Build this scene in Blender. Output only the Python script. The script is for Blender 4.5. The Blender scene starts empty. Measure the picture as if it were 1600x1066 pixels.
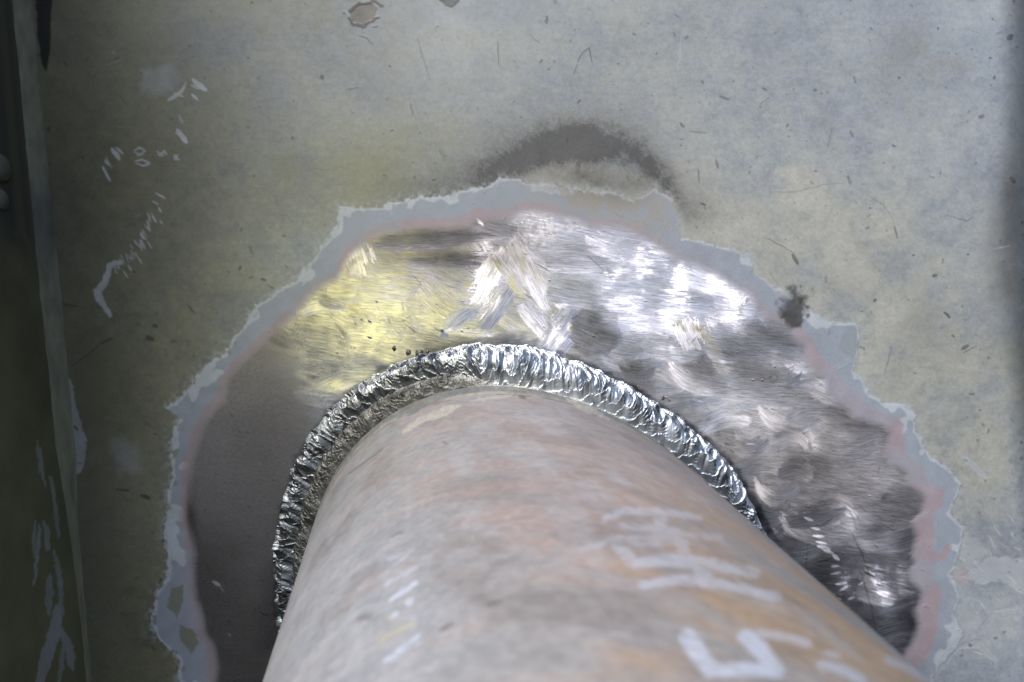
import bpy, math
import numpy as np
from mathutils import Matrix, Vector

rng = np.random.default_rng(11)
sc = bpy.context.scene
COL = sc.collection
F32 = np.float32

# ------------------------------------------------------------------ view geometry
# The plate is the plane y = 0 (camera side is -y, up is +z).  A few constants of the lens and
# of the slanting pipe fix how the traced outlines lie on the real surfaces.
FPX, CX, CY = 1244.0, 800.0, 533.0
VP_PIPE, VP_PLATE = (642.0, 347.0), (1305.0, 745.0)
R_PIPE = 0.075


def ray(px, py):
    return np.stack([(np.asarray(px, float) - CX) / FPX, (np.asarray(py, float) - CY) / FPX, np.ones(np.shape(px))], -1)


def unit(v):
    v = np.asarray(v, float)
    return v / np.linalg.norm(v, axis=-1, keepdims=True)


# pipe axis in camera space and the circle it is tangent to
ax_c = unit(ray(*VP_PIPE))
dn = np.array([0., 1., 0.]); dn = unit(dn - ax_c * (dn @ ax_c)); rt = np.cross(dn, ax_c)
pipe_mid, pipe_half = None, None
def _ang(p):
    v = ray(*p); v = v / (v @ ax_c); return math.atan2(-(v @ dn), v @ rt)
_aL = np.mean([_ang(p) for p in [(503, 777), (479.6, 851), (452.5, 936), (410, 1066)]])
_aR = np.mean([_ang(p) for p in [(1161, 807), (1202, 844.5), (1259, 892), (1323, 942), (1398, 1013), (1441, 1050)]])
_mid, _half = (_aL + _aR) / 2, abs(_aR - _aL) / 2
U = R_PIPE / math.sin(_half)                                   # metres per unit
pc_c = U * (math.cos(_mid) * rt - math.sin(_mid) * dn)         # a point of the pipe axis (camera space)
n_c = unit(ray(*VP_PLATE))                                     # plate normal, into the plate (camera space)
# plate depth: weld toe plane sits 8 mm (scaled) above it
k0 = 2.266 * U + 0.0072
D_PL = float((ax_c * k0) @ n_c)                                # camera to plate distance along the normal
# plate frame: roll chosen so that the corner of the left side plate is upright
def on_plate_c(p):
    v = ray(*p); return v * (D_PL / (v @ n_c))[..., None] if v.ndim > 1 else v * (D_PL / (v @ n_c))
_up = on_plate_c((35, 0)) - on_plate_c((140, 1066))
ez_c = unit(_up - n_c * (_up @ n_c)); ey_c = n_c; ex_c = np.cross(ey_c, ez_c)
M_c2w = np.stack([ex_c, ey_c, ez_c])                           # camera vector -> world vector
CAM = np.array([0., -D_PL, 0.])


def plate_pt(px, py):
    """pixel arrays -> (x, z) on the plate"""
    v = ray(px, py) @ M_c2w.T
    s = D_PL / v[..., 1]
    return v[..., 0] * s, v[..., 2] * s


def to_px(P):
    """world points -> pixel coordinates"""
    c = (np.asarray(P, float) - CAM) @ M_c2w
    return CX + FPX * c[..., 0] / c[..., 2], CY + FPX * c[..., 1] / c[..., 2]


AX = M_c2w @ ax_c                                              # pipe axis into the plate
PC = CAM + M_c2w @ pc_c
PC = PC - AX * (PC[1] / AX[1])                                 # where the axis meets the plate
print('D_PL', D_PL, 'AX', AX, 'PC', PC)

# directions of the lights, as seen from the plate
AZ, EL = math.radians(-36), math.radians(57)                  # sun, from the plate's outward normal, left is negative
SUN_DIR = np.array([math.sin(AZ) * math.cos(EL), -math.cos(AZ) * math.cos(EL), math.sin(EL)])
_gx, _gz = plate_pt(np.array([605.]), np.array([480.])); LAMP_AIM = np.array([_gx[0], 0, _gz[0]])
_v = unit(CAM - LAMP_AIM); LAMP_POS = LAMP_AIM + np.array([-_v[0], _v[1], -_v[2]]) * .19


def facet(px, py, lamp=False):
    """slope of a ground facet that sends the sun (or the lamp) towards the viewer's side"""
    x, z = plate_pt(np.array([float(px)]), np.array([float(py)])); P = np.array([x[0], 0, z[0]])
    n = unit(unit(CAM - P) + (unit(LAMP_POS - P) if lamp else SUN_DIR)); return n[0] / -n[1], n[2] / -n[1]

# ------------------------------------------------------------------ noise and raster tools
def vnoise(x, y, seed):
    r = np.random.default_rng(seed); T = r.random((256, 256)).astype(F32)
    xi = np.floor(x).astype(np.int32); yi = np.floor(y).astype(np.int32)
    fx = (x - xi).astype(F32); fy = (y - yi).astype(F32)
    fx = fx * fx * fx * (fx * (fx * 6 - 15) + 10); fy = fy * fy * fy * (fy * (fy * 6 - 15) + 10)
    x0, x1, y0, y1 = xi & 255, (xi + 1) & 255, yi & 255, (yi + 1) & 255
    a = T[y0, x0]; b = T[y0, x1]; c = T[y1, x0]; d = T[y1, x1]
    return (a + (b - a) * fx) * (1 - fy) + (c + (d - c) * fx) * fy


def fbm(x, y, seed, octv=4, gain=.5):
    s = 0; a = 1; t = 0
    ca, sa = math.cos(.6), math.sin(.6)
    for o in range(octv):
        s = s + a * vnoise(x + 13.7 * o, y + 7.3 * o, seed + o); t += a; a *= gain
        x, y = 2.03 * (ca * x - sa * y), 2.03 * (sa * x + ca * y)
    return s / t


def sst(a, b, x):
    t = np.clip((x - a) / (b - a), 0, 1); return t * t * (3 - 2 * t)


MG = 120                                                       # raster margin
W, H = 1600 + 2 * MG, 1066 + 2 * MG
vv, uu = np.mgrid[0:H, 0:W].astype(F32); uu -= MG; vv -= MG     # traced coordinates of each raster cell


def gauss(cx, cy, sx, sy, rot=0.):
    c, s = math.cos(math.radians(rot)), math.sin(math.radians(rot))
    dx, dy = uu - cx, vv - cy
    a = c * dx + s * dy; b = -s * dx + c * dy
    return np.exp(-.5 * ((a / sx) ** 2 + (b / sy) ** 2))


def stroke(field, pts, w, val=1., soft=1.5, taper=0., wob=0., jag=0.):
    """max-blend a soft polyline into a raster field"""
    pts = np.asarray(pts, float); pad = w + soft + 3 + wob
    pad += jag
    x0 = int(max(pts[:, 0].min() - pad + MG, 0)); x1 = int(min(pts[:, 0].max() + pad + MG + 1, W))
    y0 = int(max(pts[:, 1].min() - pad + MG, 0)); y1 = int(min(pts[:, 1].max() + pad + MG + 1, H))
    if x1 <= x0 or y1 <= y0: return
    X = uu[y0:y1, x0:x1]; Y = vv[y0:y1, x0:x1]
    if wob:
        X = X + wob * 2 * (fbm(X / 9, Y / 9, 901, 3) - .5); Y = Y + wob * 2 * (fbm(X / 9, Y / 9, 907, 3) - .5)
    if jag:                                                    # ragged along the scratch direction
        j_ = jag * 2 * (fbm(su[y0:y1, x0:x1] / 40, sv[y0:y1, x0:x1] / 1.9, 471, 3) - .5); a_ = ang[y0:y1, x0:x1]
        X = X + j_ * np.cos(a_); Y = Y + j_ * np.sin(a_)
    n = len(pts) - 1; m = np.zeros_like(X)
    for i in range(n):
        p, q = pts[i], pts[i + 1]; d = q - p; L2 = d @ d + 1e-9
        t = np.clip(((X - p[0]) * d[0] + (Y - p[1]) * d[1]) / L2, 0, 1)
        dist = np.hypot(X - p[0] - t * d[0], Y - p[1] - t * d[1])
        g = (i + t) / n; ww = w / 2 * (1 - taper * np.abs(2 * g - 1) ** 2)
        m = np.maximum(m, 1 - sst(ww - soft / 2, ww + soft / 2, dist))
    f = field[y0:y1, x0:x1]; np.maximum(f, m * val, out=f)


def poly(field, pts, val=1., soft=2., wob=0.):
    """soft filled polygon"""
    pts = np.asarray(pts, float); pad = soft + 3 + wob
    x0 = int(max(pts[:, 0].min() - pad + MG, 0)); x1 = int(min(pts[:, 0].max() + pad + MG + 1, W))
    y0 = int(max(pts[:, 1].min() - pad + MG, 0)); y1 = int(min(pts[:, 1].max() + pad + MG + 1, H))
    X = uu[y0:y1, x0:x1]; Y = vv[y0:y1, x0:x1]
    if wob:
        X = X + wob * 2 * (fbm(X / 11, Y / 11, 911, 3) - .5); Y = Y + wob * 2 * (fbm(X / 11, Y / 11, 917, 3) - .5)
    inside = np.zeros(X.shape, bool); dist = np.full(X.shape, 1e9, F32)
    for i in range(len(pts)):
        p, q = pts[i], pts[(i + 1) % len(pts)]; d = q - p
        t = np.clip(((X - p[0]) * d[0] + (Y - p[1]) * d[1]) / (d @ d + 1e-9), 0, 1)
        dist = np.minimum(dist, np.hypot(X - p[0] - t * d[0], Y - p[1] - t * d[1]))
        c = ((p[1] > Y) != (q[1] > Y)) & (X < (q[0] - p[0]) * (Y - p[1]) / (q[1] - p[1] + 1e-9) + p[0])
        inside ^= c
    sd = np.where(inside, -dist, dist); m = 1 - sst(-soft / 2, soft / 2, sd)
    f = field[y0:y1, x0:x1]; np.maximum(f, m * val, out=f)


def mix(col, c, m):
    m = m[..., None]; return col * (1 - m) + np.asarray(c, F32) * m


# ------------------------------------------------------------------ outlines of the ground-back paint
OC = (841., 983.)
A_PTS = [(280,1200),(280,1066),(283,1030),(262,1012),(240,990),(238,965),(243,930),(258,908),(262,880),(260,850),(260,810),(262,780),(270,745),(268,708),(270,674),(283,654),(258,637),(272,630),(287,617),(300,597),(324,571),(348,553),(375,519),(385,502),(398,482),(419,465),(446,450),(466,438),(473,424),(493,402),(507,374),(527,353),(530,324),(550,326),(598,324),(614,316),(658,309),(699,307),(733,297),(766,292),(780,282),(807,280),(824,290),(844,292),(881,296),(928,300),(966,305),(993,312),(1010,306),(1023,294),(1050,314),(1062,350),(1064,374),(1097,380),(1121,385),(1151,394),(1173,401),(1177,418),(1188,431),(1215,451),(1236,465),(1263,483),(1276,488),(1296,504),(1338,507),(1344,526),(1339,559),(1333,580),(1350,600),(1360,617),(1384,629),(1415,635),(1431,650),(1431,674),(1442,691),(1458,716),(1492,743),(1501,757),(1492,780),(1485,804),(1504,824),(1502,855),(1492,882),(1484,898),(1502,936),(1489,963),(1506,993),(1485,1023),(1458,1057),(1440,1200)]
B_PTS = [(322,1200),(322,1066),(324,1044),(318,1010),(305,990),(300,960),(290,930),(288,900),(290,860),(285,830),(280,800),(283,770),(284,740),(288,712),(298,680),(309,654),(325,632),(338,620),(344,586),(361,566),(385,542),(405,525),(419,509),(453,482),(473,455),(496,434),(520,424),(540,384),(577,358),(598,348),(648,341),(699,341),(726,334),(739,326),(787,328),(814,316),(844,317),(888,326),(922,338),(966,341),(1010,360),(1060,392),(1094,404),(1127,421),(1161,445),(1178,448),(1188,472),(1205,485),(1219,488),(1240,500),(1252,512),(1273,529),(1276,549),(1293,566),(1310,573),(1313,593),(1327,610),(1347,617),(1357,637),(1381,644),(1401,650),(1416,664),(1412,690),(1418,713),(1445,726),(1448,747),(1465,757),(1475,770),(1472,790),(1455,807),(1464,831),(1458,858),(1463,875),(1455,885),(1458,905),(1475,922),(1472,939),(1465,956),(1470,976),(1462,1003),(1448,1027),(1428,1050),(1400,1200)]
C_W = [(-60, 26), (-20, 30), (0, 30), (20, 26), (40, 24), (55, 6), (70, 8), (85, 11), (100, 13), (115, 11), (130, 8), (150, 9), (170, 10), (200, 9), (240, 9)]


def polar(pts):
    p = np.asarray(pts, float); th = np.degrees(np.arctan2(-(p[:, 1] - OC[1]), p[:, 0] - OC[0])); r = np.hypot(p[:, 0] - OC[0], p[:, 1] - OC[1])
    th = np.where(th < -100, th + 360, th); o = np.argsort(th); return th[o], r[o]


th = np.degrees(np.arctan2(-(vv - OC[1]), uu - OC[0])); th = np.where(th < -100, th + 360, th); rr = np.hypot(uu - OC[0], vv - OC[1])
n_fine = fbm(uu / 7, vv / 7, 31, 3) - .5
n_mid = fbm(uu / 22, vv / 22, 35, 3) - .5
rA = np.interp(th, *polar(A_PTS)) + 9 * n_fine + 7 * n_mid
rB = np.minimum(np.interp(th, *polar(B_PTS)) + 4 * n_fine + 8 * n_mid, rA - 3)
cw = np.array(C_W, float); rC = rB - np.interp(th, cw[:, 0], cw[:, 1]) - 7 * n_mid
dA, dB, dC = rr - rA, rr - rB, rr - rC                          # > 0 outside
m_band = 1 - sst(-1.2, 1.2, dA)                                # grey primer and everything inside it
m_pink = 1 - sst(-5, 3, dB)
m_metal = 1 - sst(-14, 6, dC + 6 * n_fine)

# ------------------------------------------------------------------ painted plate colours (albedo)
n_big = fbm(uu / 260, vv / 260, 1, 4); n_m = fbm(uu / 70, vv / 70, 9, 4); n_s = fbm(uu / 16, vv / 16, 17, 4); n_x = fbm(uu / 3.2, vv / 3.2, 23, 2)
n_hor = fbm(uu / 40, vv / 6, 43, 4)
grey = np.array([.325, .365, .41], F32); beige = np.array([.37, .37, .325], F32); olive = np.array([.26, .265, .185], F32)
w_beige = .62 * gauss(1320, 520, 240, 190, 35) + .55 * gauss(1000, 400, 260, 150) + .5 * gauss(1480, 700, 120, 160) + .35 * gauss(700, 180, 260, 160)
w_beige = np.clip(w_beige * (1 + 1.2 * (n_m - .5)) + .35 * (n_m - .5) + .25 * (n_s - .5), 0, .9)
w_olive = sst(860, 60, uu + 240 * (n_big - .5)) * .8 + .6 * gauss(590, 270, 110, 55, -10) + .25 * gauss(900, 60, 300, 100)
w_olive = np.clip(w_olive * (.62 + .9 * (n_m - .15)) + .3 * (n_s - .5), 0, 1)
col = np.broadcast_to(grey, uu.shape + (3,)).copy()
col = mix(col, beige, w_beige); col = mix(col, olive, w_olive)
deep = sst(520, 60, uu + 120 * (n_big - .5) - .10 * vv)  # part of the side plate's shade put into the albedo, towards the left
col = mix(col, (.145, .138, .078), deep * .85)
col *= (1 + .38 * (n_m - .5) + .30 * (n_s - .5) + .24 * (n_x - .5) + .10 * (n_hor - .5) + .22 * (fbm(uu / 9, vv / 7, 47, 4) - .5) + .25 * (n_big - .5))[..., None]
# darker along the edges; at right the bend's shade is put into the colour
col = mix(col, (.06, .065, .055), .4 * sst(1548, 1600, uu - 10 * (n_m - .5) - 40 * sst(500, 900, vv)) * (.5 + n_m))
edge_shade = .55 * gauss(1575, 420, 26, 90) + .45 * gauss(1580, 300, 16, 40)
col = mix(col, (.07, .07, .065), np.clip(edge_shade * (.4 + 1.2 * n_m), 0, .8))
col = mix(col, (.08, .085, .06), np.clip(1.5 * gauss(98, 345, 24, 40) + .35 * gauss(140, 900, 40, 200) + .3 * gauss(130, 560, 40, 200), 0, .8) * sst(.2, .6, n_m))  # dark stain by the left corner, and a darker strip down it
for (x, y, sx, sy, a, s) in [(150,140,26,16,-30,.55),(470,255,18,12,30,.4),(440,262,12,10,0,.4),(1430,60,22,36,0,.45),(1470,110,20,30,0,.4),(1395,120,30,50,0,.3),(1500,105,12,18,0,.4),(1290,200,14,22,0,.3),(1440,500,26,20,-20,.4),(1460,540,30,16,0,.3),(1405,570,14,30,0,.3),(1400,420,22,22,0,.3),(760,250,60,40,0,.2),(200,820,50,90,0,.25),(100,60,16,50,0,.35)]:
    col = mix(col, (.13, .135, .12), np.clip(gauss(x, y, sx, sy, a) * s * .6 * (.2 + 1.6 * n_s), 0, .8))
# rubbed lighter places
lite = np.zeros_like(uu)
poly(lite, [(222, 110), (262, 100), (285, 125), (255, 150), (220, 145)], .35, 14, 6)
poly(lite, [(92, 588), (112, 590), (120, 640), (136, 690), (128, 740), (108, 745), (98, 660)], .6, 2.5, 3)
poly(lite, [(172, 690), (215, 690), (225, 735), (190, 742)], .25, 20, 8)
poly(lite, [(1500, 900), (1545, 870), (1600, 870), (1640, 900), (1600, 925), (1560, 905), (1530, 912)], .75, 3, 5)
poly(lite, [(1530, 985), (1545, 960), (1560, 985), (1562, 1015), (1548, 1000)], .7, 2, 4)
poly(lite, [(1505, 835), (1530, 840), (1540, 870), (1515, 890), (1500, 870)], .4, 6, 5)
for p, w, v in [([(1505, 712), (1540, 745)], 11, .7), ([(1500, 1010), (1530, 1005), (1556, 1032)], 12, .7), ([(1555, 955), (1590, 948), (1600, 960)], 6, .6), ([(1500, 1000), (1460, 1055)], 12, .5), ([(1065, 55), (1058, 110)], 3, .5)]:
    stroke(lite, p, w, v, 2, .6, 2)
lite *= .7 + .6 * n_s
col = mix(col, (.42, .45, .475), np.clip(lite, 0, 1))
# scuffs of bare pale primer: the rubbed writing at the left
chalk = np.zeros_like(uu)
rs = np.random.default_rng(5)
for p, w, v in [([(278,150),(262,158)],3,.5),([(264,155),(283,143),(291,128)],5,.55),([(272,145),(286,150)],4,.6),([(302,125),(322,141)],9,.75),([(300,133),(312,139)],4,.5),([(300,148),(308,156)],5,.7),
    ([(277,203),(285,213),(292,222)],9,.75),([(280,180),(285,192)],6,.3),([(274,206),(288,218)],3,.6),([(176,232),(186,248)],8,.7),([(182,230),(192,240)],4,.6),([(164,250),(170,258)],5,.6),([(160,262),(172,282)],5,.65),([(166,246),(174,262)],3,.5),
    ([(210,236),(218,230),(226,236),(218,242),(211,238)],3,.65),([(214,243),(226,242)],3,.5),([(212,252),(222,250),(233,255),(224,260),(213,256)],4,.65),([(245,236),(250,242),(256,236),(260,240)],4,.55),([(246,243),(256,243)],3,.5),([(272,243),(279,248)],9,.5),
    ([(243,301),(258,310)],3,.6),([(238,314),(248,319)],3,.6)]:
    stroke(chalk, p, w, v, 1.5, .5, 1.5)
path = np.array([(240, 330), (228, 350), (224, 372), (205, 395), (190, 410), (172, 415), (165, 440), (152, 455), (157, 470), (172, 492)])
stroke(chalk, path[4:], 11, .6, 3, .4, 3)
for k in range(44):                                           # the short parallel dashes along the rubbed line
    t = rs.random() * 5; i = int(t); q = path[i] + (t - i) * (path[i + 1] - path[i]) + rs.normal(0, 6, 2)
    l = rs.uniform(5, 14); stroke(chalk, [q, q + np.array([.55, .85]) * l], rs.uniform(1.5, 4), rs.uniform(.35, .7), 1.2, .5)
for k in range(26):
    q = np.array([rs.uniform(1495, 1590), rs.uniform(800, 1040)]); l = rs.uniform(6, 26); a = rs.normal(.8, .35)
    stroke(chalk, [q, q + l * np.array([math.cos(a), math.sin(a)])], rs.uniform(1.2, 4), rs.uniform(.25, .6), 1.2, .7)
col = mix(col, (.50, .52, .52), np.clip(chalk * (.8 + .9 * n_s), 0, 1))
# specks, chips and scratches
dark = np.zeros_like(uu); pale = np.zeros_like(uu)
for k in range(1500):
    x, y = rs.uniform(60, 1660), rs.uniform(-60, 1130); r = rs.gamma(1.6, .7) + .8
    a = rs.uniform(0, 3.14); l = r * rs.uniform(0, 2.2)
    stroke(dark, [(x, y), (x + l * math.cos(a), y + l * math.sin(a))], r, rs.uniform(.2, .85), 1.4)
for k in range(110):
    x, y = rs.uniform(60, 1640), rs.uniform(-40, 1100); a = rs.choice([rs.normal(.6, .3), rs.normal(2.2, .5), rs.uniform(0, 3.14)]); l = rs.gamma(2, 9)
    q = [(x, y), (x + .5 * l * math.cos(a) + rs.normal(0, 1.5), y + .5 * l * math.sin(a)), (x + l * math.cos(a), y + l * math.sin(a))]
    stroke(dark if rs.random() < .7 else pale, q, rs.uniform(.8, 2.2), rs.uniform(.2, .6), 1.2, .7)
for k in range(700):
    x, y = rs.uniform(150, 1640), rs.uniform(-40, 1100); a = rs.normal(.1, .25); l = rs.gamma(2, 7)
    stroke(pale if rs.random() < .6 else dark, [(x, y), (x + l * math.cos(a), y + l * math.sin(a))], rs.uniform(.6, 1.4), rs.uniform(.06, .25), 1.2, .7)
for p, w, v in [([(112,572),(140,552),(158,535)],2.5,.8),([(160,536),(176,528)],5,.7),([(230,527),(238,530)],9,.9),([(240,508),(246,510)],6,.8),([(295,478),(303,488)],4,.7),([(268,534),(276,533)],4,.6),([(409,436),(415,438)],5,.7),
    ([(418,445),(430,452)],2,.6),([(182,764),(202,767)],4,.8),([(222,774),(233,778)],7,.9),([(245,525),(225,531)],2,.7),([(75,200),(76,203)],7,.9),([(82,448),(85,450)],6,.8),([(94,475),(120,478)],4,.6),
    ([(902,97),(910,82),(920,75),(925,98)],2.2,.7),([(896,115),(902,100)],2,.5),([(778,65),(779,100)],2.5,.5),([(652,60),(658,80),(672,125)],2,.45),([(560,55),(572,58),(583,70)],2.5,.6),([(540,140),(560,136)],2,.5),([(641,160),(645,178)],3,.5),
    ([(1125,150),(1138,155)],4,.6),([(1207,300),(1240,300),(1290,288),(1318,286)],2,.3),([(1355,305),(1380,320),(1396,345)],1.6,.4),([(1480,336),(1510,345),(1520,338)],2.2,.45),([(1199,372),(1240,395)],1.6,.6),([(1238,398),(1246,412)],6,.7),([(1397,354),(1402,372)],3,.6),
    ([(1328,205),(1333,215)],4,.5),([(1192,138),(1197,140)],4,.6),([(1300,200),(1292,235)],3,.25),([(1475,488),(1484,496)],4,.9),([(1503,545),(1512,540)],6,.7),([(1505,551),(1525,540)],2,.5),([(1395,260),(1396,262)],6,.3),([(1580,55),(1575,60)],9,.7),([(1580,278),(1584,282)],9,.7),
    ([(1063,192),(1066,198)],4,.7),([(1078,205),(1102,208)],3,.4),([(1118,250),(1122,262)],4,.5),([(1090,265),(1092,285)],3,.5),([(978,275),(982,281)],4,.9),([(960,330),(972,338)],5,.6),([(1027,378),(1040,350)],3,.2)]:
    stroke(dark, p, w, v, 1.4, .3, .8)
col = mix(col, (.075, .072, .06), np.clip(dark, 0, 1)); col = mix(col, (.47, .49, .49), np.clip(pale, 0, 1))
# chips at the top
chip = np.zeros_like(uu); poly(chip, [(546, 16), (560, 6), (582, 4), (590, 14), (586, 30), (566, 40), (550, 34)], 1, 2, 3)
chipd = np.zeros_like(uu); stroke(chipd, [(545, 16), (562, 5), (584, 2), (596, 8)], 5, .9, 2, 0, 3); stroke(chipd, [(546, 26), (552, 38), (568, 40), (592, 26)], 4, .9, 2, 0, 3)
poly(chipd, [(680, -14), (712, -14), (716, 2), (704, 10), (688, 4)], .9, 3, 4)
col = mix(col, (.135, .115, .085), chip * .95); col = mix(col, (.05, .045, .03), chipd * .9)
# soot of the heated ring above the weld: stippled
soot_c = [(640, 306), (700, 296), (755, 278), (800, 252), (850, 232), (910, 226), (965, 236), (1010, 258), (1050, 290), (1075, 330)]
sx_ = np.interp(uu, [p[0] for p in soot_c], [p[1] for p in soot_c]); dy = vv - sx_
amp = np.interp(uu, [560, 640, 720, 790, 850, 930, 1000, 1040, 1090, 1140], [0, .25, .5, .9, .95, .95, .85, .5, .22, 0])
soot = amp * np.where(dy < 0, np.exp(-(dy / 30) ** 2), np.exp(-(dy / 25) ** 2)) * (.45 + 1.1 * n_m)
halo = amp * np.where(dy < 0, np.exp(-(dy / 70) ** 2), np.exp(-(dy / 34) ** 2)) * .62
sp = fbm(uu / 2.6, vv / 2.6, 77, 3)
soot = np.clip((soot * .8 + halo * .9) * (.85 + .28 * sst(.3, .68, sp)) * (.3 + 1.35 * (.5 * n_s + .5 * n_m)), 0, .88)
soot = soot * sst(-4, 4, dA)
col = mix(col, (.34, .325, .27), np.clip(.9 * gauss(930, 282, 80, 22, 4), 0, .8) * sst(.2, .6, n_s)); col = mix(col, (.12, .115, .10), np.clip(.8 * gauss(915, 278, 36, 13) + .5 * gauss(975, 292, 30, 10), 0, .8) * (.5 + n_s))
col = mix(col, (.03, .03, .033), soot)
tan_ = np.clip(.8 * gauss(940, 290, 75, 18, 6) * (.5 + n_s), 0, .8); 
w_white = sst(.35, .75, fbm(uu / 2.2, vv / 2.2, 81, 2)) * np.clip(amp * np.exp(-((dy + 10) / 55) ** 2), 0, 1) * .35
col = mix(col, (.45, .46, .46), w_white * (1 - soot))
burn = np.zeros_like(uu); poly(burn, [(1219,466),(1234,462),(1238,448),(1244,462),(1258,470),(1266,488),(1252,504),(1240,516),(1226,508),(1221,488)], .97, 15, 10)
col = mix(col, (.035, .035, .035), burn * (.55 + .8 * n_s))
paint = col
# gap by the corner, top left: its dark inside painted in as colour
gap = np.zeros_like(uu); poly(gap, [(50, -140), (84, -140), (80, 30), (78, 75), (72, 112), (66, 100), (58, 50)], 1, 3, 2)
paint = mix(paint, (.016, .017, .014), gap)

# grey primer band with its pale feathered rim, pink undercoat
rim_w = np.clip(4 + 26 * sst(.48, .75, fbm(uu / 45, vv / 45, 51, 3)), 3, 24) * np.interp(th, [0, 40, 60, 90, 125, 150, 200], [.9, 1, .6, .35, .9, 1.3, 1.2])
m_in = sst(2, -2, dA + rim_w + 5 * n_fine)                    # 1 = inner (bluish) part of the band
band = mix(np.broadcast_to(np.array([.46, .50, .54], F32), col.shape).copy(), (.31, .345, .40), m_in)
band *= (1 + .22 * (n_s - .5) + .14 * (n_m - .5))[..., None]
shape = np.zeros_like(uu); poly(shape, [(1318, 520), (1338, 510), (1342, 540), (1335, 562), (1322, 555), (1310, 545)], 1, 2, 2)
band = mix(band, (.28, .31, .34), shape)
band = mix(band, (.33, .30, .245), np.clip(1.0 * gauss(930, 310, 70, 22, 5) + .5 * gauss(1020, 350, 30, 22), 0, .9) * sst(.2, .6, n_s))
band = mix(band, (.13, .125, .11), np.clip(.75 * gauss(915, 282, 38, 16), 0, .8)); band = mix(band, (.13, .125, .11), .5 * gauss(975, 300, 30, 14))
holes = sst(.64, .72, fbm(uu / 12, vv / 12, 61, 3)) * sst(-14, -4, dA) * sst(100, 160, th)
band = mix(band, np.array([.2, .21, .15]), .8 * holes)
blob = np.zeros_like(uu); poly(blob, [(268, 920), (286, 915), (288, 940), (276, 965), (262, 950)], .9, 3, 3); poly(blob, [(278, 975), (300, 985), (312, 1005), (300, 1022), (282, 1000)], .9, 3, 3)
band = mix(band, (.2, .21, .15), blob)
pink = np.broadcast_to(np.array([.40, .275, .285], F32), col.shape) * (1 + .2 * (n_s - .5))[..., None]
pinkx = np.zeros_like(uu); stroke(pinkx, [(1458, 872), (1474, 868), (1482, 855)], 12, 1, 2, 0, 1); poly(pinkx, [(1485, 900), (1515, 888), (1512, 905), (1520, 920), (1500, 908)], .8, 3, 3)
fth = np.exp(-np.maximum(dA, 0) / 7) * sst(.48, .62, fbm(uu / 6, vv / 6, 71, 3)) * .75
cband = mix(mix(paint, (.42, .455, .48), fth), band, m_band * np.clip(1 - .8 * sst(.60, .70, fbm(uu / 5, vv / 5, 73, 3)) * sst(-10, 0, dA), 0, 1))
cband = mix(cband, pink * .62 + band * .38, np.clip(m_pink + pinkx, 0, 1) * np.clip(.5 + 1.6 * sst(.3, .6, fbm(uu / 60, vv / 60, 67, 3)), 0, 1) * np.interp(th, [30, 50, 60, 75, 90, 100], [1, .8, .35, .5, .8, 1]))
cband = mix(cband, (.04, .038, .035), np.clip(burn * (.8 + .4 * n_s), 0, .97))

# ------------------------------------------------------------------ bare metal: grinding strokes
ang = (math.radians(8) + .5 * (fbm(uu / 150, vv / 150, 201, 2) - .5)).astype(F32)     # scratch direction, image sense
su = uu * np.cos(ang.mean()) + vv * np.sin(ang.mean()); sv = -uu * np.sin(ang.mean()) + vv * np.cos(ang.mean())
su = su.astype(F32); sv = sv.astype(F32)
tx = np.zeros_like(uu); tz = np.zeros_like(uu)                 # slope of the ground facets (x right, z up)
tone = np.ones_like(uu)


def swipe(cx, cy, L, Wd, a_deg, sx=0., sz=0., tn=1., curve=0., edge=.35, ramp=.05):
    """one grinder swipe: rounded patch with its own scratch direction, slope and tone"""
    global su, sv, ang, tx, tz, tone
    pad = L + Wd
    x0 = int(max(cx - pad + MG, 0)); x1 = int(min(cx + pad + MG, W)); y0 = int(max(cy - pad + MG, 0)); y1 = int(min(cy + pad + MG, H))
    if x1 <= x0 or y1 <= y0: return
    X = uu[y0:y1, x0:x1] - cx; Y = vv[y0:y1, x0:x1] - cy
    a = math.radians(a_deg); u_ = X * math.cos(a) + Y * math.sin(a); v_ = -X * math.sin(a) + Y * math.cos(a)
    v_ = v_ + curve * u_ * u_ / max(L, 1)
    jag = 6 * (fbm(X / 14 + cx, Y / 3 + cy, 300, 2) - .5)
    q = np.maximum(np.abs(u_ + jag) / (L / 2), np.abs(v_ + jag * .3) / (Wd / 2))
    q2 = np.hypot(u_ / (L / 2), v_ / (Wd / 2)); q = .5 * q + .5 * q2
    e_ = np.where(v_ > 0, edge * .35, np.minimum(edge * 2, .95)); m = 1 - sst(0, 1, (q - 1 + e_) / e_)   # crisp on one flank, fading on the other
    hard = m > .12 + .76 * sst(.25, .75, fbm(u_ / 30 + cx, v_ / 1.8, 305, 2))
    sl = (slice(y0, y1), slice(x0, x1))
    o = rs.uniform(0, 500)
    su[sl] = np.where(hard, u_ + o, su[sl]); sv[sl] = np.where(hard, v_ + o * 1.7, sv[sl]); ang[sl] = np.where(hard, a - 2 * curve * u_ / max(L, 1), ang[sl])
    g = v_ / (Wd / 2)
    tx[sl] = tx[sl] * (1 - m) + m * (sx - ramp * g * math.sin(a)); tz[sl] = tz[sl] * (1 - m) + m * (sz + ramp * g * math.cos(a))
    tone[sl] = tone[sl] * (1 - m) + m * tn


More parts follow.
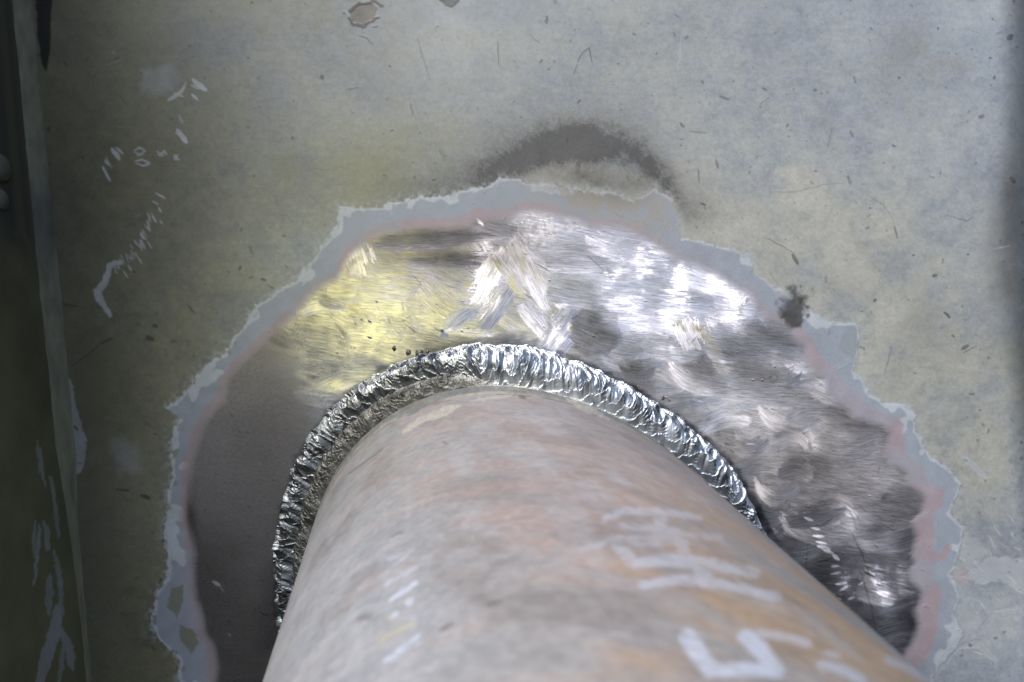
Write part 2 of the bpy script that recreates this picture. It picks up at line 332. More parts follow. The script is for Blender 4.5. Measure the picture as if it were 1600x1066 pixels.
# random overlapping swipes everywhere, then the ones the photograph shows
for k in range(260):
    t = math.radians(rs.uniform(-5, 190)); r = rs.uniform(385, 620); x = OC[0] + r * math.cos(t); y = OC[1] - r * math.sin(t)
    if x < 500 and y > 520: continue
    else: amp_ = 1.
    swipe(x, y, rs.uniform(50, 130), rs.uniform(25, 60), rs.normal(4, 22 if x < 950 else 9), rs.normal(0, .055 if (x > 650 and y < 640) else .035), rs.normal(0, .04), 1 + rs.normal(0, .09), rs.normal(0, .5), .55, rs.uniform(.04, .16) * (1 if y < 620 else .6))
SW = [
    # dark left sweep and brown top-left sweeps
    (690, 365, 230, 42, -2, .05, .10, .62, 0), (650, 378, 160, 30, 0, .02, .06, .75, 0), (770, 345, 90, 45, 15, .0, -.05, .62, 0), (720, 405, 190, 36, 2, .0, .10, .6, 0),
    # left gold field
    (565, 405, 60, 70, 70, .0, 0, 1.1, 0), (600, 450, 90, 110, 5, .0, .0, 1.15, 0), (590, 520, 110, 90, 8, .0, .02, 1.2, 0), (630, 540, 90, 80, 10, 0, .02, 1.15, 0), (560, 575, 70, 60, 0, 0, 0, 1.1, 0),
    (690, 460, 80, 80, 40, -.03, .03, .85, .2), (700, 430, 70, 50, 20, -.02, .03, .85, .2),
    # crossing facets in the middle
    (760, 430, 110, 44, -62, .10, .02, 1.25, .1), (770, 480, 90, 46, -55, .0, .0, 1.0, 0), (800, 425, 90, 36, 55, -.10, .02, 1.0, 0), (825, 420, 110, 40, 60, -.09, .03, .95, 0), (845, 455, 70, 34, 60, .05, .02, 1.2, 0),
    (840, 500, 80, 40, 50, .06, .02, 1.1, 0), (865, 535, 100, 56, -52, .08, .0, 1.35, 0), (800, 535, 90, 40, -10, .0, -.05, .8, 0), (735, 518, 90, 18, 4, .07, -.05, 1.35, 0),
    (930, 515, 84, 84, 20, -.06, -.06, .8, .3), (900, 400, 110, 70, 3, .03, .0, .85, 0), (900, 455, 100, 60, 10, .0, -.02, .85, 0),
    # right white fan: nearly level fine scratches
    (1000, 440, 150, 190, 3, .07, .02, 1.3, 0), (1050, 470, 150, 130, 5, .08, .02, 1.3, .1), (1110, 430, 140, 70, 14, .09, .03, 1.35, 0), (1150, 460, 80, 110, 8, .10, .02, 1.25, 0), (1050, 540, 110, 60, 6, .09, .0, 1.1, 0),
    (1085, 520, 60, 70, 70, -.12, .02, 1.0, .2), (1160, 470, 16, 60, 80, -.15, .02, .95, 0),
    (1200, 530, 140, 90, 5, .06, -.03, .9, 0), (1180, 600, 160, 80, 4, .04, -.05, .85, 0),
]
for q_ in SW:
    swipe(q_[0], q_[1], q_[2], q_[3], q_[4], 0., min(q_[6], 0.) * .8, q_[7], q_[8], .45 if 730 < q_[0] < 1000 else .8, .13 if q_[0] > 640 else .06)
# crescent tool dents near the bottom right and thin gouges
dent = np.zeros_like(uu)
for (x, y, l, w, a, v) in [(1263,811,14,5,20,1),(1274,826,13,4,12,.9),(1279,838,17,4,6,1),(1283,848,16,4,10,.9),(1287,856,20,6,14,1),(1294,862,16,5,18,1),(1306,871,12,7,40,.9),(1305,885,12,4,-5,.9),(1306,896,16,4,-10,.7),(1314,912,18,5,-8,.9),(1318,920,14,4,-30,.8),(1330,935,12,4,-25,.8),(1345,912,10,3,-40,.6),(338,912,14,6,30,.9),(346,920,14,3,50,.5),(358,992,6,4,60,.4),(1090,626,16,3,12,.9),(1173,694,16,2.5,2,.9),(750,347,14,5,45,.8),(466,441,8,3,-40,1)]:
    aa = math.radians(a); stroke(dent, [(x - l/2*math.cos(aa), y - l/2*math.sin(aa)), (x + l/2*math.cos(aa), y + l/2*math.sin(aa))], w, v, 1.5, .6)
gouge = np.zeros_like(uu)
for p, w in [([(638,424),(668,452)],3),([(628,470),(630,485)],4),([(605,492),(610,505)],3),([(632,505),(650,520)],4),([(618,515),(628,528)],3),([(640,510),(652,515)],2.5),([(622,535),(632,524)],3),([(1315,786),(1330,800),(1340,830)],5),([(1325,784),(1345,815)],3),([(1300,806),(1285,820),(1268,822)],5),([(1272,880),(1300,870)],5),([(1262,850),(1260,890)],4),([(1345,890),(1362,950),(1368,985)],6),([(1330,830),(1350,870),(1358,900)],5),([(1415,875),(1440,848)],5)]:
    stroke(gouge, p, w * .6, .38, 1.5, .6, 2)
for k in range(130):
    t = math.radians(rs.uniform(0, 180)); r = rs.uniform(390, 600); x = OC[0] + r * math.cos(t); y = OC[1] - r * math.sin(t); a = rs.normal(.9, .6); l = rs.gamma(2, 4)
    stroke(gouge, [(x, y), (x + l * math.cos(a), y + l * math.sin(a))], rs.uniform(1, 2.2), rs.uniform(.2, .6), 1.2, .6)
pits = np.zeros_like(uu)
for k in range(130):
    t = math.radians(rs.uniform(0, 180)); r = rs.uniform(380, 610); x = OC[0] + r * math.cos(t); y = OC[1] - r * math.sin(t)
    stroke(pits, [(x, y), (x + 1, y)], rs.uniform(1., 2.2), rs.uniform(.2, .7), 1.4)
for (x, y, r) in [(588, 470, 3), (577, 502, 4), (577, 526, 5), (690, 517, 4), (720, 517, 3), (1044, 625, 3), (1040, 622, 3)]: stroke(pits, [(x, y), (x + 2, y + 1)], r * .6, .8, 1.8, 0, 2)

# scratch noise in stroke coordinates
sc1 = fbm(su / 34, sv / 1.9, 401, 2); sc2 = fbm(su / 24, sv / 4.5, 411, 2); sc3 = fbm(su / 9, sv / 1.6, 421, 1)
wig = fbm(su / 16, sv / 60, 431, 3)                            # bands across the scratches
tz = tz + .06 * (sc1 - .5) + .05 * (sc2 - .5); tx = tx + .08 * (wig - .5) + .05 * (sc3 - .5)
cl_ = 1 + 1.3 * sst(1180, 1300, uu) * sst(580, 680, vv)
tz = tz + .12 * cl_ * (fbm(uu / 55, vv / 55, 441, 3) - .5); tx = tx + .10 * cl_ * (fbm(uu / 45, vv / 45, 451, 3) - .5)
GL = [  # facets that flash: outline, width, lamp?, strength
    ([(1020,378),(1012,400),(1000,430)],28,0,1), ([(1000,395),(965,430),(945,452)],20,0,.8), ([(995,445),(985,470),(955,478)],26,0,1), ([(972,462),(1000,500)],28,0,1), ([(1045,398),(1060,440),(1045,490),(1030,540)],32,0,1), ([(1072,402),(1068,450),(1055,505)],24,0,.9),
    ([(1090,415),(1130,424),(1160,450)],36,0,1), ([(1110,440),(1150,455)],30,0,1), ([(1147,465),(1145,508)],26,0,.9), ([(1110,500),(1120,520)],20,0,.5), ([(1005,528),(1060,556)],22,0,.8), ([(1035,560),(1075,590)],16,0,.6), ([(1000,545),(1010,575)],20,0,.6), ([(1150,470),(1185,470)],20,0,.5),
    ([(758,382),(748,430),(740,465)],26,0,1), ([(780,434),(758,452),(744,466)],18,0,1), ([(748,496),(785,462)],18,0,.8), ([(698,516),(735,518),(772,521)],9,0,1), ([(795,428),(820,462)],5,0,1), ([(846,545),(866,505),(884,482)],30,0,.9), ([(836,548),(850,530)],34,0,1), ([(800,512),(806,532)],14,0,.8), ([(880,485),(870,545)],20,0,.8),
    ([(548,400),(580,398)],14,0,1), ([(555,470),(560,480)],10,0,.5), ([(1262,674),(1263,706)],19,0,1.4), ([(1240,506),(1246,526)],12,0,.9), ([(1212,556),(1226,580)],18,0,.7), ([(1130,560),(1142,592)],18,0,.7), ([(1282,600),(1300,608)],16,0,.7), ([(1220,605),(1240,612)],18,0,.4), ([(1165,710),(1180,735)],24,0,.35), ([(1366,888),(1372,908),(1380,932)],22,0,1.9), ([(1010,612),(1050,626)],16,0,.3),
    ([(1310,905),(1322,915)],34,0,.8), ([(1250,690),(1238,700)],14,1,.8), ([(1118,566),(1130,584)],12,1,.9), ([(808,392),(832,420),(846,446)],30,1,.9), ([(782,412),(800,432),(812,455)],20,1,1), ([(1060,505),(1085,512),(1105,530),(1112,548)],20,1,1), ([(1164,455),(1158,492)],9,1,.9), ([(890,505),(893,518)],9,1,.9), ([(700,440),(680,480)],40,1,.4), ([(695,495),(672,510)],30,1,.6), ([(1052,585),(1040,600)],24,1,.35)]
GL += [([(1385,890),(1400,960)],56,0,.45), ([(1325,790),(1365,850)],46,0,.36), ([(1370,740),(1330,700)],50,0,.26), ([(1120,640),(1250,700)],80,0,.16), ([(1190,760),(1120,715)],56,0,.16), ([(1300,690),(1330,760)],40,0,.16), ([(905,400),(900,470)],70,0,.14), ([(840,340),(860,370)],40,0,.10), ([(1240,540),(1290,590)],40,0,.2)]
swell = fbm(uu / 24, vv / 80, 461, 3); scf = .6 * fbm(su / 20, sv / 1.7, 481, 3) + .4 * fbm(su / 60, sv / 5, 485, 2)
jagu = uu + 26 * (sc1 - .5) + 10 * (sc3 - .5)
for pts_, w_, k_, f_ in GL:
    g_ = np.zeros_like(uu); stroke(g_, pts_, w_ * (1.05 if w_ > 16 else 1), 1., w_ * .95, .35, 6, w_ * .55)
    cx_, cy_ = np.mean(np.array(pts_, float), 0); hx_, hz_ = facet(cx_, cy_, k_)
    g_ *= f_ * (.62 if not k_ else 1.0) * (1 if k_ else .25 + .9 * sst(.34, .64, scf)) * (.45 + .75 * sst(.38, .6, swell))
    tx = tx * (1 - g_) + g_ * hx_ * .95; tz = tz * (1 - np.clip(g_, 0, 1)) + g_ * hz_ * (.95 if k_ else (.82 if cy_ > 780 else .62))
left_calm = sst(520, 430, uu - .35 * (vv - 640)) 
tx = tx * (1 - .9 * left_calm); tz = tz * (1 - .9 * left_calm)
tx = tx + .55 * dent * (sc3 - .2); tz = tz + .3 * dent
tone = tone * (1 + .12 * (1 - left_calm) * (sc1 - .5) + .10 * (sc2 - .5)) * (1 - .8 * pits) * (1 - .72 * gouge)
mcol = np.array([.46, .45, .485], F32) * np.clip(tone, .08, 1.6)[..., None]
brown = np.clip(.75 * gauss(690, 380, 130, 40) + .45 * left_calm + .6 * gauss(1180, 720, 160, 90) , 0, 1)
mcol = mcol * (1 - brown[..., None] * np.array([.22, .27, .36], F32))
toe = np.zeros_like(uu)
stroke(toe, [(850,550),(900,564),(950,588),(1000,614),(1040,640),(1080,670),(1120,703),(1152,738),(1178,785),(1200,830)], 13, .9, 8, 0, 4)
stroke(toe, [(432,960),(434,860),(440,800),(468,712),(518,638),(598,577),(698,542),(790,534),(850,550)], 10, .6, 10, 0, 5)
mcol = mcol * (1 - (toe * (.4 + .9 * n_s))[..., None] * .85)
cham = 1 - sst(0, 42, rr - 415)                                # dull heat ring by the weld
mcol = mcol * (1 - .35 * (cham * sst(.3, .6, n_m))[..., None])
burnL = np.clip(1.1 * gauss(290, 800, 8, 45, -6) , 0, .85); mcol = mcol * (1 - burnL[..., None])
mcol = np.clip(mcol, .02, .8)
for (x, y, sx_1, sy_1, a, k) in [(1345,655,42,20,10,.5),(1400,690,34,26,30,.55),(1330,725,50,18,0,.3),(1425,785,30,26,0,.5),(1440,815,22,34,10,.4),(1375,800,40,22,-30,.35),(1400,870,40,16,-35,.5),(1425,930,26,44,10,.45),(1330,880,26,60,-15,.35),(1365,980,30,30,0,.4),(1290,880,30,40,0,.35),(1430,1000,18,30,0,.4),(1250,540,60,22,10,.3),(1150,560,40,18,0,.3),(690,372,90,14,0,.35),(720,405,70,10,2,.35),(690,540,70,14,-8,.35)]:
    mcol = mcol * (1 - np.clip(gauss(x, y, sx_1, sy_1, a) * k * (.6 if x > 1300 else 1) * (.5 + 1.0 * n_m + .3 * sc1), 0, .8))[..., None]
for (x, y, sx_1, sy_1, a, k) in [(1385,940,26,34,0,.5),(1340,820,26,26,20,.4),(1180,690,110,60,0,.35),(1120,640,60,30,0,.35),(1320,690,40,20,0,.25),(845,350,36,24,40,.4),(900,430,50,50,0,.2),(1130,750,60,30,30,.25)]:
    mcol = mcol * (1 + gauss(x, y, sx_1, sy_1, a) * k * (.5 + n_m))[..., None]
dk = np.zeros_like(uu); poly(dk, [(893,492),(930,476),(965,490),(974,530),(950,556),(905,552),(888,522)], .36, 7, 6); poly(dk, [(1068,556),(1086,546),(1108,556),(1112,582),(1090,590),(1068,580)], .22, 12, 6)
mcol = mcol * (1 - dk * (.6 + .6 * n_s))[..., None]
mcol = np.clip(mcol, .02, .85)
frost = np.zeros_like(uu); poly(frost, [(798,384),(796,350),(828,326),(862,338),(872,370),(842,386)], 1, 8, 6); poly(frost, [(876,356),(890,336),(912,342),(918,358),(890,364)], .8, 6, 5)
mcol = mcol * (1 + .04 * left_calm + .5 * gauss(1390, 890, 55, 80))[..., None]  # colour lifted at the lower right to strengthen the glint there
mcol = np.clip(mcol * (1 + (frost * (.25 + .9 * (n_x - .4)))[..., None]), .02, .85)
rough_m = .36 + .25 * frost + .12 * sst(1160, 1300, uu) * sst(580, 680, vv) + .08 * sst(900, 1150, uu) * sst(480, 600, vv) + .10 * (n_s - .5) + .22 * left_calm + .12 * np.clip(brown, 0, 1) + .3 * pits + .06 * (sc2 - .5) - .12 * dent
rough_p = .55 + .25 * (n_s - .5)
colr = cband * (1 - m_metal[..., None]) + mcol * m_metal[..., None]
rough = rough_p * (1 - m_metal) + rough_m * m_metal

# ------------------------------------------------------------------ mesh helpers
def grid_faces(nr, nc, wrap=False):
    r = np.arange(nr - 1)[:, None]; c = np.arange(nc if wrap else nc - 1)[None, :]; c2 = (c + 1) % nc
    return np.stack([r * nc + c, r * nc + c2, (r + 1) * nc + c2, (r + 1) * nc + c], -1).reshape(-1, 4)


def make_mesh(name, V, Fc, mat, parent=None, attrs=None, smooth=True):
    V = np.ascontiguousarray(V, F32); Fc = np.ascontiguousarray(Fc, np.int32)
    me = bpy.data.meshes.new(name); me.vertices.add(len(V)); me.vertices.foreach_set('co', V.ravel())
    k = Fc.shape[1]; me.loops.add(Fc.size); me.loops.foreach_set('vertex_index', Fc.ravel())
    me.polygons.add(len(Fc)); me.polygons.foreach_set('loop_start', np.arange(0, Fc.size, k, dtype=np.int32))
    me.polygons.foreach_set('use_smooth', np.full(len(Fc), smooth))
    me.update(calc_edges=True)
    for n, a in (attrs or {}).items():
        a = np.ascontiguousarray(a, F32)
        if a.ndim == 1: me.attributes.new(n, 'FLOAT', 'POINT').data.foreach_set('value', a)
        else: me.attributes.new(n, 'FLOAT_VECTOR', 'POINT').data.foreach_set('vector', a.ravel())
    me.materials.append(mat)
    o = bpy.data.objects.new(name, me); COL.objects.link(o)
    if parent: o.parent = parent
    return o


def submesh(name, V, Fc, sel, mat, parent, attrs):
    Fs = Fc[sel]; ids = np.unique(Fs); mp = np.full(len(V), -1, np.int64); mp[ids] = np.arange(len(ids))
    return make_mesh(name, V[ids], mp[Fs], mat, parent, {k: a[ids] for k, a in attrs.items()})


def box(name, lo, hi, mat, parent=None, rotv=None):
    lo = np.array(lo, float); hi = np.array(hi, float)
    V = np.array([[(lo, hi)[i][0], (lo, hi)[j][1], (lo, hi)[k][2]] for i in (0, 1) for j in (0, 1) for k in (0, 1)])
    Fc = np.array([[0, 1, 3, 2], [4, 6, 7, 5], [0, 4, 5, 1], [2, 3, 7, 6], [0, 2, 6, 4], [1, 5, 7, 3]])
    return make_mesh(name, V, Fc, mat, parent, smooth=False)


def empty(name, loc, label, cat, group=None):
    o = bpy.data.objects.new(name, None); COL.objects.link(o); o.location = loc
    o['label'] = label; o['category'] = cat
    if group: o['group'] = group
    return o


def mat_new(name):
    m = bpy.data.materials.new(name); m.use_nodes = True; nt = m.node_tree; nt.nodes.clear(); return m, nt


def nd(nt, t, **kw):
    n = nt.nodes.new(t)
    for k, v in kw.items():
        if k.startswith('i_'): n.inputs[k[2:].replace('_', ' ')].default_value = v
        else: setattr(n, k, v)
    return n


def attr(nt, name, out): return nd(nt, 'ShaderNodeAttribute', attribute_name=name).outputs[out]


# material of the plate: everything that differs (paint, primer, bare steel) comes from per-point attributes
def plate_material():
    m, nt = mat_new('painted_and_ground_steel'); L = nt.links.new
    out = nd(nt, 'ShaderNodeOutputMaterial'); b = nd(nt, 'ShaderNodeBsdfPrincipled'); L(b.outputs[0], out.inputs[0])
    tc = nd(nt, 'ShaderNodeTexCoord')
    nz = nd(nt, 'ShaderNodeTexNoise', i_Scale=2200., i_Detail=3., i_Roughness=.65); L(tc.outputs['Object'], nz.inputs['Vector'])
    mr = nd(nt, 'ShaderNodeMapRange'); L(nz.outputs[0], mr.inputs[0]); mr.inputs[3].default_value = .80; mr.inputs[4].default_value = 1.20
    st = attr(nt, 'scr', 'Vector')
    ns = nd(nt, 'ShaderNodeTexNoise', i_Scale=1., i_Detail=3., i_Roughness=.7); L(st, ns.inputs['Vector'])
    ms = nd(nt, 'ShaderNodeMapRange'); L(ns.outputs[0], ms.inputs[0]); ms.inputs[1].default_value = .3; ms.inputs[2].default_value = .7; ms.inputs[3].default_value = .6; ms.inputs[4].default_value = 1.32
    met = attr(nt, 'metal', 'Fac'); calm = attr(nt, 'calm', 'Fac')
    msc = nd(nt, 'ShaderNodeMix'); L(calm, msc.inputs[0]); L(ms.outputs[0], msc.inputs[2]); msc.inputs[3].default_value = .96
    nsc = nd(nt, 'ShaderNodeMix'); L(calm, nsc.inputs[0]); L(ns.outputs[0], nsc.inputs[2]); nsc.inputs[3].default_value = .5
    fm = nd(nt, 'ShaderNodeMix'); L(met, fm.inputs[0]); L(mr.outputs[0], fm.inputs[2]); L(msc.outputs[0], fm.inputs[3])
    vm = nd(nt, 'ShaderNodeVectorMath', operation='SCALE'); L(attr(nt, 'albedo', 'Vector'), vm.inputs[0]); L(fm.outputs[0], vm.inputs['Scale'])
    L(vm.outputs[0], b.inputs['Base Color']); L(met, b.inputs['Metallic']); L(attr(nt, 'rough', 'Fac'), b.inputs['Roughness'])
    am = nd(nt, 'ShaderNodeMath', operation='MULTIPLY'); L(met, am.inputs[0]); am.inputs[1].default_value = .72; L(am.outputs[0], b.inputs['Anisotropic'])
    L(attr(nt, 'grain', 'Vector'), b.inputs['Tangent'])
    geo = nd(nt, 'ShaderNodeNewGeometry'); ad = nd(nt, 'ShaderNodeVectorMath', operation='ADD'); L(geo.outputs['Normal'], ad.inputs[0]); L(attr(nt, 'slope', 'Vector'), ad.inputs[1])
    no = nd(nt, 'ShaderNodeVectorMath', operation='NORMALIZE'); L(ad.outputs[0], no.inputs[0])
    hm = nd(nt, 'ShaderNodeMix'); L(met, hm.inputs[0]); L(nz.outputs[0], hm.inputs[2]); L(nsc.outputs[0], hm.inputs[3])
    h2 = nd(nt, 'ShaderNodeMath', operation='MULTIPLY_ADD'); L(attr(nt, 'height', 'Fac'), h2.inputs[0]); h2.inputs[1].default_value = 6.; L(hm.outputs[0], h2.inputs[2])
    bp = nd(nt, 'ShaderNodeBump', i_Strength=.55, i_Distance=.00006); L(h2.outputs[0], bp.inputs['Height']); L(no.outputs[0], bp.inputs['Normal'])
    L(bp.outputs[0], b.inputs['Normal'])
    return m


MAT_PLATE = plate_material()

# ------------------------------------------------------------------ steel plate
STEP = 1.5
us = np.concatenate([[-900, -500], np.arange(-300, -121, 6.), np.arange(-120, 1720.1, STEP), np.arange(1725, 1900, 6.)])
vs = np.concatenate([np.arange(-700, -121, 4.), np.arange(-120, 1186.1, STEP), np.arange(1190, 1600, 5.)])
GU, GV = np.meshgrid(us, vs)
px_, pz_ = plate_pt(GU, GV)


def fold(x, n):                                               # the texture field carries on mirrored beyond its edge
    x = np.abs(x); return np.where(x > n - 2, 2 * (n - 2) - x, x)


def samp(A):
    x = np.clip(fold(GU + MG, W), 0, W - 1.001); y = np.clip(fold(GV + MG, H), 0, H - 1.001)
    xi = x.astype(int); yi = y.astype(int); fx = (x - xi); fy = (y - yi)
    if A.ndim == 3: fx = fx[..., None]; fy = fy[..., None]
    r = (A[yi, xi] * (1 - fx) + A[yi, xi + 1] * fx) * (1 - fy) + (A[yi + 1, xi] * (1 - fx) + A[yi + 1, xi + 1] * fx) * fy
    return r.reshape(-1, A.shape[2]) if A.ndim == 3 else r.ravel()


def sampn(A):                                                  # nearest
    return A[np.clip((fold(GV + MG, H) + .5).astype(int), 0, H - 1), np.clip((fold(GU + MG, W) + .5).astype(int), 0, W - 1)].ravel()


relief = -.00006 * sst(-12, 8, dC) - .0004 * (n_big - .5) - .00012 * (n_m - .5)
py_ = samp(relief.astype(F32))
bend = np.maximum(GU - (1562 + 36 * sst(450, 1000, GV)), 0).ravel() * .00022          # right edge of the plate bent back so that it darkens
py_ = py_ + np.minimum(bend ** 2 / (2 * .024), .03)
V = np.stack([px_.ravel(), py_, pz_.ravel()], -1)
met_s = samp(m_metal.astype(F32))
ga = sampn(ang)
hx, hz = plate_pt(np.array([800., 801.]), np.array([533., 533.])); ex2 = np.array([hx[1] - hx[0], hz[1] - hz[0]])
hx, hz = plate_pt(np.array([800., 800.]), np.array([533., 534.])); ey2 = np.array([hx[1] - hx[0], hz[1] - hz[0]])
gdir = np.cos(ga)[:, None] * ex2 + np.sin(ga)[:, None] * ey2; gdir /= np.linalg.norm(gdir, axis=1, keepdims=True)
slope = np.stack([samp(tx), np.zeros(met_s.shape), samp(tz)], -1) * met_s[:, None]
hgt = (.5 * chalk - .5 * dark - .8 * chipd + .35 * lite) * (1 - m_metal) + (.8 * sst(2, -2, dA) * -.5) * (1 - m_metal) - .4 * gouge * m_metal - .8 * pits * m_metal
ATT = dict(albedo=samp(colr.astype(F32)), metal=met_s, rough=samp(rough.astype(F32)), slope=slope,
           grain=np.stack([gdir[:, 0], np.zeros(len(gdir)), gdir[:, 1]], -1),
           scr=np.stack([sampn(su * (1 + 3 * left_calm)) / 24., sampn(sv * (1 - .35 * left_calm)) / 2.1, np.zeros(len(ga))], -1), height=samp(hgt.astype(F32)), calm=samp((.6 * left_calm).astype(F32)))
Fc = grid_faces(len(vs), len(us))
fidx = Fc[:, 0]
dA_s, dB_s, dC_s = samp(dA.astype(F32))[fidx], samp(dB.astype(F32))[fidx], samp(dC.astype(F32))[fidx]
k_in = (np.abs(GU.ravel()[fidx] - 800) < 920) & (GV.ravel()[fidx] < 1186) & (GV.ravel()[fidx] > -120)
k_metal = (dC_s < 0) & k_in; k_pink = (dB_s < 0) & ~k_metal & k_in; k_band = (dA_s < 0) & ~k_metal & ~k_pink & k_in; k_paint = ~(k_metal | k_pink | k_band)
plate = empty('steel_plate', (0, 0, 0), 'scuffed grey painted steel plate ground back to bare metal around the welded pipe', 'steel plate')
submesh('painted_surface', V, Fc, k_paint, MAT_PLATE, plate, ATT)
o = submesh('primer_band', V, Fc, k_band, MAT_PLATE, plate, ATT); o['label'] = 'blue grey primer edge feathered around the bare metal'
o = submesh('undercoat_band', V, Fc, k_pink, MAT_PLATE, plate, ATT); o['label'] = 'thin pink undercoat line inside the grey primer edge'
o = submesh('bare_metal', V, Fc, k_metal, MAT_PLATE, plate, ATT); o['label'] = 'shiny bare steel with crossing grinder swirls'


def simple_mat(name, c1, c2, rough=.6, metallic=0., scale=60., bump=.0003, spots=0.):
    m, nt = mat_new(name); L = nt.links.new
    out = nd(nt, 'ShaderNodeOutputMaterial'); b = nd(nt, 'ShaderNodeBsdfPrincipled', i_Metallic=metallic); L(b.outputs[0], out.inputs[0])
    tc = nd(nt, 'ShaderNodeTexCoord')
    n1 = nd(nt, 'ShaderNodeTexNoise', i_Scale=scale, i_Detail=6., i_Roughness=.62); L(tc.outputs['Object'], n1.inputs['Vector'])
    cr = nd(nt, 'ShaderNodeValToRGB'); cr.color_ramp.elements[0].color = (*c1, 1); cr.color_ramp.elements[1].color = (*c2, 1); cr.color_ramp.elements[0].position = .35; cr.color_ramp.elements[1].position = .65
    L(n1.outputs[0], cr.inputs[0]); L(cr.outputs[0], b.inputs['Base Color'])
    n2 = nd(nt, 'ShaderNodeTexNoise', i_Scale=scale * 12, i_Detail=4.); L(tc.outputs['Object'], n2.inputs['Vector'])
    r = nd(nt, 'ShaderNodeMapRange'); L(n2.outputs[0], r.inputs[0]); r.inputs[3].default_value = rough - .12; r.inputs[4].default_value = rough + .12; L(r.outputs[0], b.inputs['Roughness'])
    bp = nd(nt, 'ShaderNodeBump', i_Strength=.5, i_Distance=bump); L(n2.outputs[0], bp.inputs['Height']); L(bp.outputs[0], b.inputs['Normal'])
    return m


MAT_BACK = simple_mat('plain_grey_paint', (.2, .21, .19), (.3, .32, .32))
xa, za = V[:, 0].min(), V[:, 2].min(); xb, zb = V[:, 0].max(), V[:, 2].max()
ix0 = plate_pt(np.array([1440.]), np.array([500.]))[0][0]
box('plate_body', (xa, .0012, za), (ix0, .013, zb), MAT_BACK, plate)

# ------------------------------------------------------------------ left side plate, square to the first one
cxl = plate_pt(np.array([35., 88., 140.]), np.array([0., 533., 1066.]))[0].mean()
print('corner x', cxl)
DEPTH = 0.22
def side_material():
    m, nt = mat_new('olive_side_paint'); L = nt.links.new
    out = nd(nt, 'ShaderNodeOutputMaterial'); b = nd(nt, 'ShaderNodeBsdfPrincipled', i_Roughness=.55); L(b.outputs[0], out.inputs[0])
    tc = nd(nt, 'ShaderNodeTexCoord'); nz = nd(nt, 'ShaderNodeTexNoise', i_Scale=1800., i_Detail=3.); L(tc.outputs['Object'], nz.inputs['Vector'])
    mr = nd(nt, 'ShaderNodeMapRange'); L(nz.outputs[0], mr.inputs[0]); mr.inputs[3].default_value = .8; mr.inputs[4].default_value = 1.2
    vm = nd(nt, 'ShaderNodeVectorMath', operation='SCALE'); L(attr(nt, 'albedo', 'Vector'), vm.inputs[0]); L(mr.outputs[0], vm.inputs['Scale']); L(vm.outputs[0], b.inputs['Base Color'])
    bp = nd(nt, 'ShaderNodeBump', i_Strength=.4, i_Distance=.0001); L(nz.outputs[0], bp.inputs['Height']); L(bp.outputs[0], b.inputs['Normal'])
    return m
MAT_SIDE = side_material()
side = empty('side_plate', (cxl, 0, 0), 'dark olive painted side plate standing square along the left edge', 'side plate')
sy = -np.concatenate([np.arange(0, .16, .0005), np.linspace(.16, DEPTH, 12)]); szz = np.concatenate([[za], np.arange(-.30, .20, .0008), [zb]])
SY, SZ = np.meshgrid(sy, szz); SP = np.stack([np.full(SY.shape, cxl), SY, SZ], -1)
spu, spv = to_px(SP)
sideR = np.zeros_like(uu)                                      # pale rubbed streaks
for p, w, v in [([(58,690),(63,740)],4,.4),([(62,700),(70,760)],5,.45),([(78,745),(88,800)],7,.55),([(85,790),(92,840)],7,.5),([(55,815),(52,870)],5,.5),([(62,820),(54,915)],6,.6),([(70,815),(76,860)],10,.55),([(84,860),(98,920)],7,.5),([(78,900),(76,960)],12,.5),([(92,910),(98,960)],8,.5),([(90,950),(86,985),(72,1030),(60,1075)],20,.65),([(95,985),(108,1010),(112,1045)],14,.6),([(100,1000),(92,1075)],8,.5)]:
    stroke(sideR, p, w, v, 2, .5, 3)
def rsamp(A, u, v): return A[np.clip((v + MG + .5).astype(int), 0, H - 1), np.clip((u + MG + .5).astype(int), 0, W - 1)]
a1 = fbm(SY * 18, SZ * 9, 501, 4); a2 = fbm(SY * 130, SZ * 60, 505, 4)
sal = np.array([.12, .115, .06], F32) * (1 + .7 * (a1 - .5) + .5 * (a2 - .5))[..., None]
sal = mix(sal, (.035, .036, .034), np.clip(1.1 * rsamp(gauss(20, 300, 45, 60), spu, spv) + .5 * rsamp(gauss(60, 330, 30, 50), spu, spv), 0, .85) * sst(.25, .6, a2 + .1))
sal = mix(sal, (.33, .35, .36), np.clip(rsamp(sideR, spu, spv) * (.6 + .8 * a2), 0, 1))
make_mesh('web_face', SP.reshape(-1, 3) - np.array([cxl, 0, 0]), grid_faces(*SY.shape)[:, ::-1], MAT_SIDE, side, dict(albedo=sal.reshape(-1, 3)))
box('web_body', (-.012, -DEPTH, za), (-.0006, 0, zb), MAT_BACK, side)
